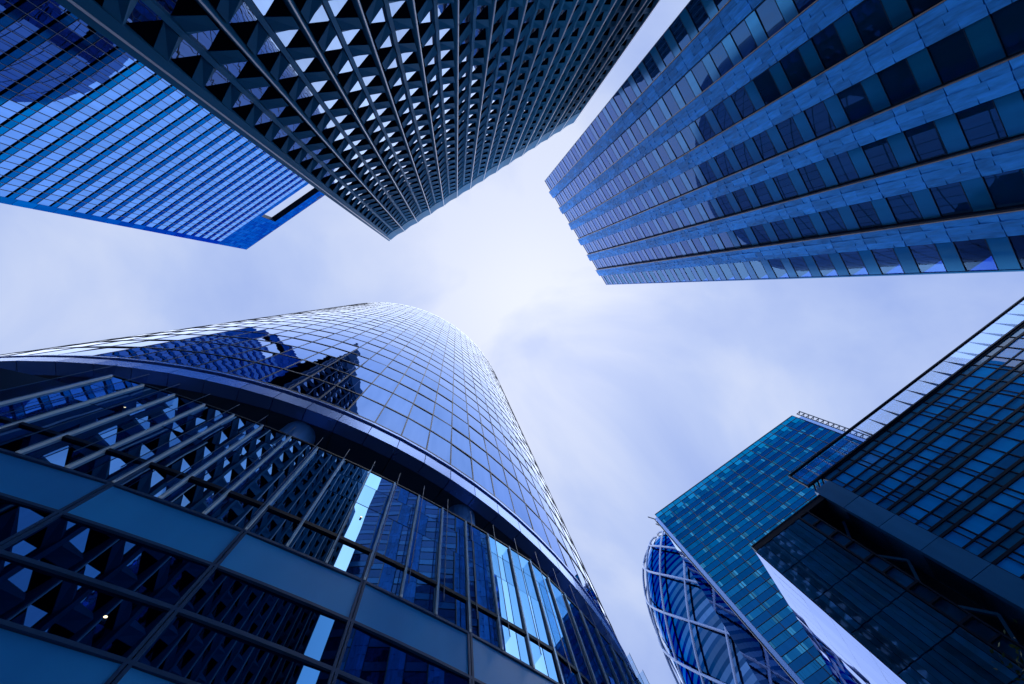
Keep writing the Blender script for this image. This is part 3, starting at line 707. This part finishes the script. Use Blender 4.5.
# ================================================================== G: dark glass building (right)
def tower_g():
    h0 = 55.0; h = 42.0; kk = h / h0; p = P2(0.7022, 0.61925, h); base = (p[0] + 20, p[1])
    root = thing('dark_office_building', 'dark blue office building with double bars at each storey and a glass roof screen', 'office building', (base[0], base[1], 0))
    F = Facade(p, radians(-35.7), h, base)
    w = 62 * kk; dep = 30.0; P = F.pt
    mb = MB()
    a_ = P(0.1, GZ, -0.25); b_ = P(8.6 * kk, GZ, -0.25); d2 = Vector((cos(radians(56.2)), sin(radians(56.2)), 0)) * (dep - 0.3); u_ = Vector((0, 0, h - 0.05 - GZ))
    mb.hexa([a_ + d2, b_ + d2, b_ + d2 + u_, a_ + d2 + u_, a_, b_, b_ + u_, a_ + u_], M['g_bar']); F.box(mb, 8.6 * kk, 11.5 * kk, GZ, h - 0.05, -dep, -3.2, M['g_bar'])
    F.box(mb, 11.5 * kk, w, GZ, 55.6 * kk, -dep, -0.3, M['g_bar']); mb.build('wall', root)
    # ---- main facade
    st = 4.92 * kk; zt0 = 57.15 * kk; s0 = 14.0 * kk
    wins = []; lows = []; spl = []; gb = []
    zs = []; z = zt0
    while z - st > GZ: zs.append(z); z -= st
    for z in zs:
        mb = MB()
        F.box(mb, s0, w, z - 0.12, z + 0.12, -0.2, 0.10, M['g_bar']); F.box(mb, s0, w, z - 1.2 * kk - 0.12, z - 1.2 * kk + 0.12, -0.2, 0.10, M['g_bar'])
        mb.build('storey_bar', root)
        zp = z - 1.2 * kk - 0.13; zb = z - st + 0.13; zm = zb + (zp - zb) * 0.40
        mu = MB(); F.box(mu, s0, w, zm - 0.07, zm + 0.07, -0.2, 0.08, M['g_bar']); mu.build('transom', root)
        s = s0
        while s < w - 0.2:
            wd_ = 2.2 * kk; e_ = min(s + wd_, w)
            spl.append(lambda m, s=s, e_=e_, z=z: F.pane(m, s + 0.03, e_ - 0.03, z - 1.2 * kk + 0.13, z - 0.13, -0.2, 0.0, M['g_span'], 0.003))
            cut = random.choice([0, 0, 1, 2])
            pieces = [(s, e_)]
            if cut == 1: c_ = s + wd_ * 0.68; pieces = [(s, c_), (c_, e_)]
            if cut == 2: c_ = s + wd_ * 0.32; pieces = [(s, c_), (c_, e_)]
            for (a, b) in pieces:
                wins.append(lambda m, a=a, b=b, zm=zm, zp=zp: F.pane(m, a + 0.04, b - 0.04, zm + 0.07, zp - 0.01, -0.2, 0.0, M['g_pane'], 0.005))
                lows.append(lambda m, a=a, b=b, zm=zm, zb=zb: F.pane(m, a + 0.04, b - 0.04, zb + 0.01, zm - 0.07, -0.2, 0.0, M['g_low'], 0.005))
                if a != s: gb.append(lambda m, a=a, zb=zb, zp=zp: F.box(m, a - 0.045, a + 0.045, zb, zp, -0.2, 0.07, M['g_bar']))
            s += wd_
    s = s0 + 0.05
    while s < w:
        mu = MB(); F.box(mu, s - 0.045, s + 0.045, GZ, 57.1 * kk, -0.2, 0.075, M['g_bar']); mu.build('mullion', root); s += 2.2 * kk
    windows(root, 'spandrel', spl); windows(root, 'glazing_bar', gb)
    windows(root, 'window', wins, 100); windows(root, 'lower_window', lows, 100)
    # ---- corner band of panels
    z = 55.9 * kk
    while z > GZ + 0.2:
        zb = max(z - 4.92 * kk, GZ); mb = MB(); F.pane(mb, 11.5 * kk, s0 - 0.03, zb + 0.03, z - 0.03, -3.2, 0.22, M['g_band'], 0.002); mb.build('corner_panel', root); z = zb
    # ---- wing: narrow panes, flush
    z = h - 0.7
    rows = []
    while z > GZ + 0.2: rows.append((max(z - 5.0 * kk, GZ), z)); z -= 5.0 * kk
    wing = []
    for (zb, z) in rows:
        n = 11; ww = 7.0 * kk / n
        for i in range(n):
            a = i * ww; q = 0.0 if i % 2 else 0.05
            wing.append(lambda m, a=a, zb=zb, z=z, q=q: F.pane(m, a + 0.015, a + ww - 0.015, zb + 0.05, z - 0.05, -0.2, q, M['g_wing'], 0.004))
    windows(root, 'wing_window', wing, 100)
    mb = MB(); F.box(mb, -0.02, 11.5 * kk, h - 0.68, h, -0.4, 0.06, M['g_bar']); F.box(mb, -0.02, 8.6 * kk, h - 0.01, h + 0.12, -1.2, 0.10, M['g_bar']); F.box(mb, 8.6 * kk, 11.5 * kk, h - 0.01, h + 0.12, -3.6, 0.10, M['g_bar']); mb.build('coping', root)
    for (zb, z) in rows:
        mb = MB()
        F.box(mb, 7.05 * kk, 7.25 * kk, zb, z, -0.2, 0.18, M['g_bar']); F.box(mb, 8.45 * kk, 8.6 * kk, zb, z, -0.2, 0.18, M['g_bar'])
        zc = zb + (z - zb) * 0.55
        F.box(mb, 7.25 * kk, 8.45 * kk, zb - 0.1, zb + 0.1, -0.2, 0.18, M['g_bar']); F.box(mb, 7.25 * kk, 8.45 * kk, zc - 0.08, zc + 0.08, -0.2, 0.15, M['g_bar'])
        fr = mb.build('framed_window', root)
        mb = MB(); F.pane(mb, 7.25 * kk, 8.45 * kk, zb + 0.1, zc - 0.08, -0.2, -0.05, M['g_wing'], 0.004); F.pane(mb, 7.25 * kk, 8.45 * kk, zc + 0.08, z - 0.1, -0.2, -0.05, M['g_wing'], 0.004); mb.build('pane', fr)
    # braces in the dark recess
    z = h - 1.5; i = 0
    while z > 3:
        mb = MB(); a, b = (8.7 * kk, 11.4 * kk) if i % 2 else (11.4 * kk, 8.7 * kk)
        mb.bar(P(a, z, -2.6), P(b, z - 3.4, -2.6), 0.22, M['g_band']); mb.build('brace', root); z -= 3.4; i += 1
    # ---- roof screen
    zt, zb = 61.1 * kk, 57.4 * kk; sa = 11.6 * kk
    mb = MB(); F.box(mb, sa, w, zt - 0.1, zt + 0.06, -0.05, 0.24, M['g_bar']); F.box(mb, sa, w, zb - 0.1, zb + 0.1, -0.05, 0.24, M['g_bar']); F.box(mb, sa, sa + 0.14, zb + 0.1, zt - 0.1, -0.05, 0.24, M['g_bar']); fr = mb.build('screen_frame', root)
    s = sa + 0.14; 
    while s < w - 0.3:
        e_ = min(s + 2.38 * kk, w)
        mb = MB(); F.box(mb, s + 0.03, e_ - 0.03, zb + 0.1, zt - 0.1, 0.08, 0.11, M['g_screen']); mb.build('screen_pane', root)
        mb = MB(); mb.face([P(e_ - 0.03, zb, 0.05), P(e_ - 0.03, zt - 0.12, 0.05), P(e_ - 0.03, zb, -0.4)], M['g_bar']); mb.face([P(e_ + 0.03, zb, 0.05), P(e_ + 0.03, zb, -0.4), P(e_ + 0.03, zt - 0.12, 0.05)], M['g_bar'])
        mb.face([P(e_ - 0.03, zt - 0.12, 0.05), P(e_ + 0.03, zt - 0.12, 0.05), P(e_ + 0.03, zb, -0.4), P(e_ - 0.03, zb, -0.4)], M['g_bar'])
        mb.build('screen_bracket', root)
        s = e_
    # open struts under the corner of the screen
    mb = MB()
    for (a, z0, b, z1) in ((11.7, 55.9, 12.6, 57.4), (12.4, 55.9, 13.3, 57.4), (13.1, 55.9, 14.0, 57.4)):
        mb.bar(P(a * kk, z0 * kk, -0.1), P(b * kk, z1 * kk, -0.1), 0.16, M['g_bar'])
    mb.build('screen_strut', root)
    # ---- side wall
    d2 = Vector((cos(radians(56.2)), sin(radians(56.2)), 0))
    mb = MB(); t = 0.25; n = -F.d
    def sp_(t, z, q): return P(0, z, 0) + d2 * t + n * q
    while t < dep - 0.1:
        z = GZ; e_ = min(t + 1.5, dep)
        while z < h - 0.4:
            zt_ = min(z + 3.75, h - 0.3); j = random.gauss(0, 0.004)
            mb.hexa([sp_(t + 0.01, z + 0.012, -0.05), sp_(e_ - 0.01, z + 0.012, -0.05), sp_(e_ - 0.01, zt_ - 0.012, -0.05), sp_(t + 0.01, zt_ - 0.012, -0.05),
                     sp_(t + 0.01, z + 0.012, 0.05 + j), sp_(e_ - 0.01, z + 0.012, 0.05 - j), sp_(e_ - 0.01, zt_ - 0.012, 0.05 - j), sp_(t + 0.01, zt_ - 0.012, 0.05 + j)], M['g_side'])
            z += 3.75
        t += 1.5
    mb.build('side_glazing', root)
tower_g()

# ================================================================== street tree (only the tip of its crown shows)
def tree():
    x, y = 13.5, 8.45
    root = thing('street_tree', 'leafy green street tree at the foot of the dark office building', 'tree', (x, y, 0))
    bark, t, b = nodes('tree_bark'); b.inputs['Roughness'].default_value = 0.9
    nz = t.nodes.new('ShaderNodeTexNoise'); nz.inputs['Scale'].default_value = 8; cr = t.nodes.new('ShaderNodeValToRGB')
    cr.color_ramp.elements[0].color = (0.03, 0.025, 0.02, 1); cr.color_ramp.elements[1].color = (0.10, 0.08, 0.06, 1)
    t.links.new(nz.outputs['Fac'], cr.inputs[0]); t.links.new(cr.outputs[0], b.inputs['Base Color'])
    leaf, t, b = nodes('tree_leaf'); b.inputs['Roughness'].default_value = 0.7; b.inputs['Specular IOR Level'].default_value = 0.15
    mix = t.nodes.new('ShaderNodeMix'); mix.data_type = 'RGBA'; mix.inputs[6].default_value = (0.015, 0.045, 0.016, 1); mix.inputs[7].default_value = (0.05, 0.085, 0.025, 1)
    t.links.new(rnd_value(t), mix.inputs[0]); t.links.new(mix.outputs[2], b.inputs['Base Color'])
    tr = MB(); rnd = random.Random(3)
    pts = [Vector((0, 0, 0)), Vector((0.05, 0.02, 1.9)), Vector((0.0, 0.1, 4.1)), Vector((0.1, 0.05, 6.4)), Vector((0.0, 0.0, 9.3))]
    for i in range(4): tr.bar(pts[i], pts[i + 1], 0.34 - 0.07 * i, bark, n=8)
    tips = []
    for i in range(34):
        t0 = rnd.uniform(0.4, 0.98); z = 9.3 * t0; a = rnd.uniform(0, 2 * pi); ln = (1 - t0) * 3.2 + 0.9
        s_ = Vector((0.03, 0.03, z)); e_ = s_ + Vector((cos(a) * ln, sin(a) * ln, ln * rnd.uniform(0.35, 0.8)))
        tr.bar(s_, e_, 0.07, bark, n=5)
        for f in (0.45, 0.7, 0.9, 1.0): tips.append(s_.lerp(e_, f))
    tr.build('trunk', root)
    cr_ = MB()
    for tp in tips:
        for _ in range(46):
            c = tp + Vector((rnd.gauss(0, 0.33), rnd.gauss(0, 0.33), rnd.gauss(0, 0.3)))
            u = Vector((rnd.gauss(0, 1), rnd.gauss(0, 1), rnd.gauss(0, 0.6))).normalized(); v = u.cross(Vector((rnd.gauss(0, 1), rnd.gauss(0, 1), rnd.gauss(0, 1)))).normalized()
            l, w_ = rnd.uniform(0.05, 0.09), rnd.uniform(0.025, 0.045)
            cr_.face([c - u * l, c - v * w_ + u * 0.01, c + u * l, c + v * w_ + u * 0.01], leaf)
    cr_.build('crown', root)
tree()
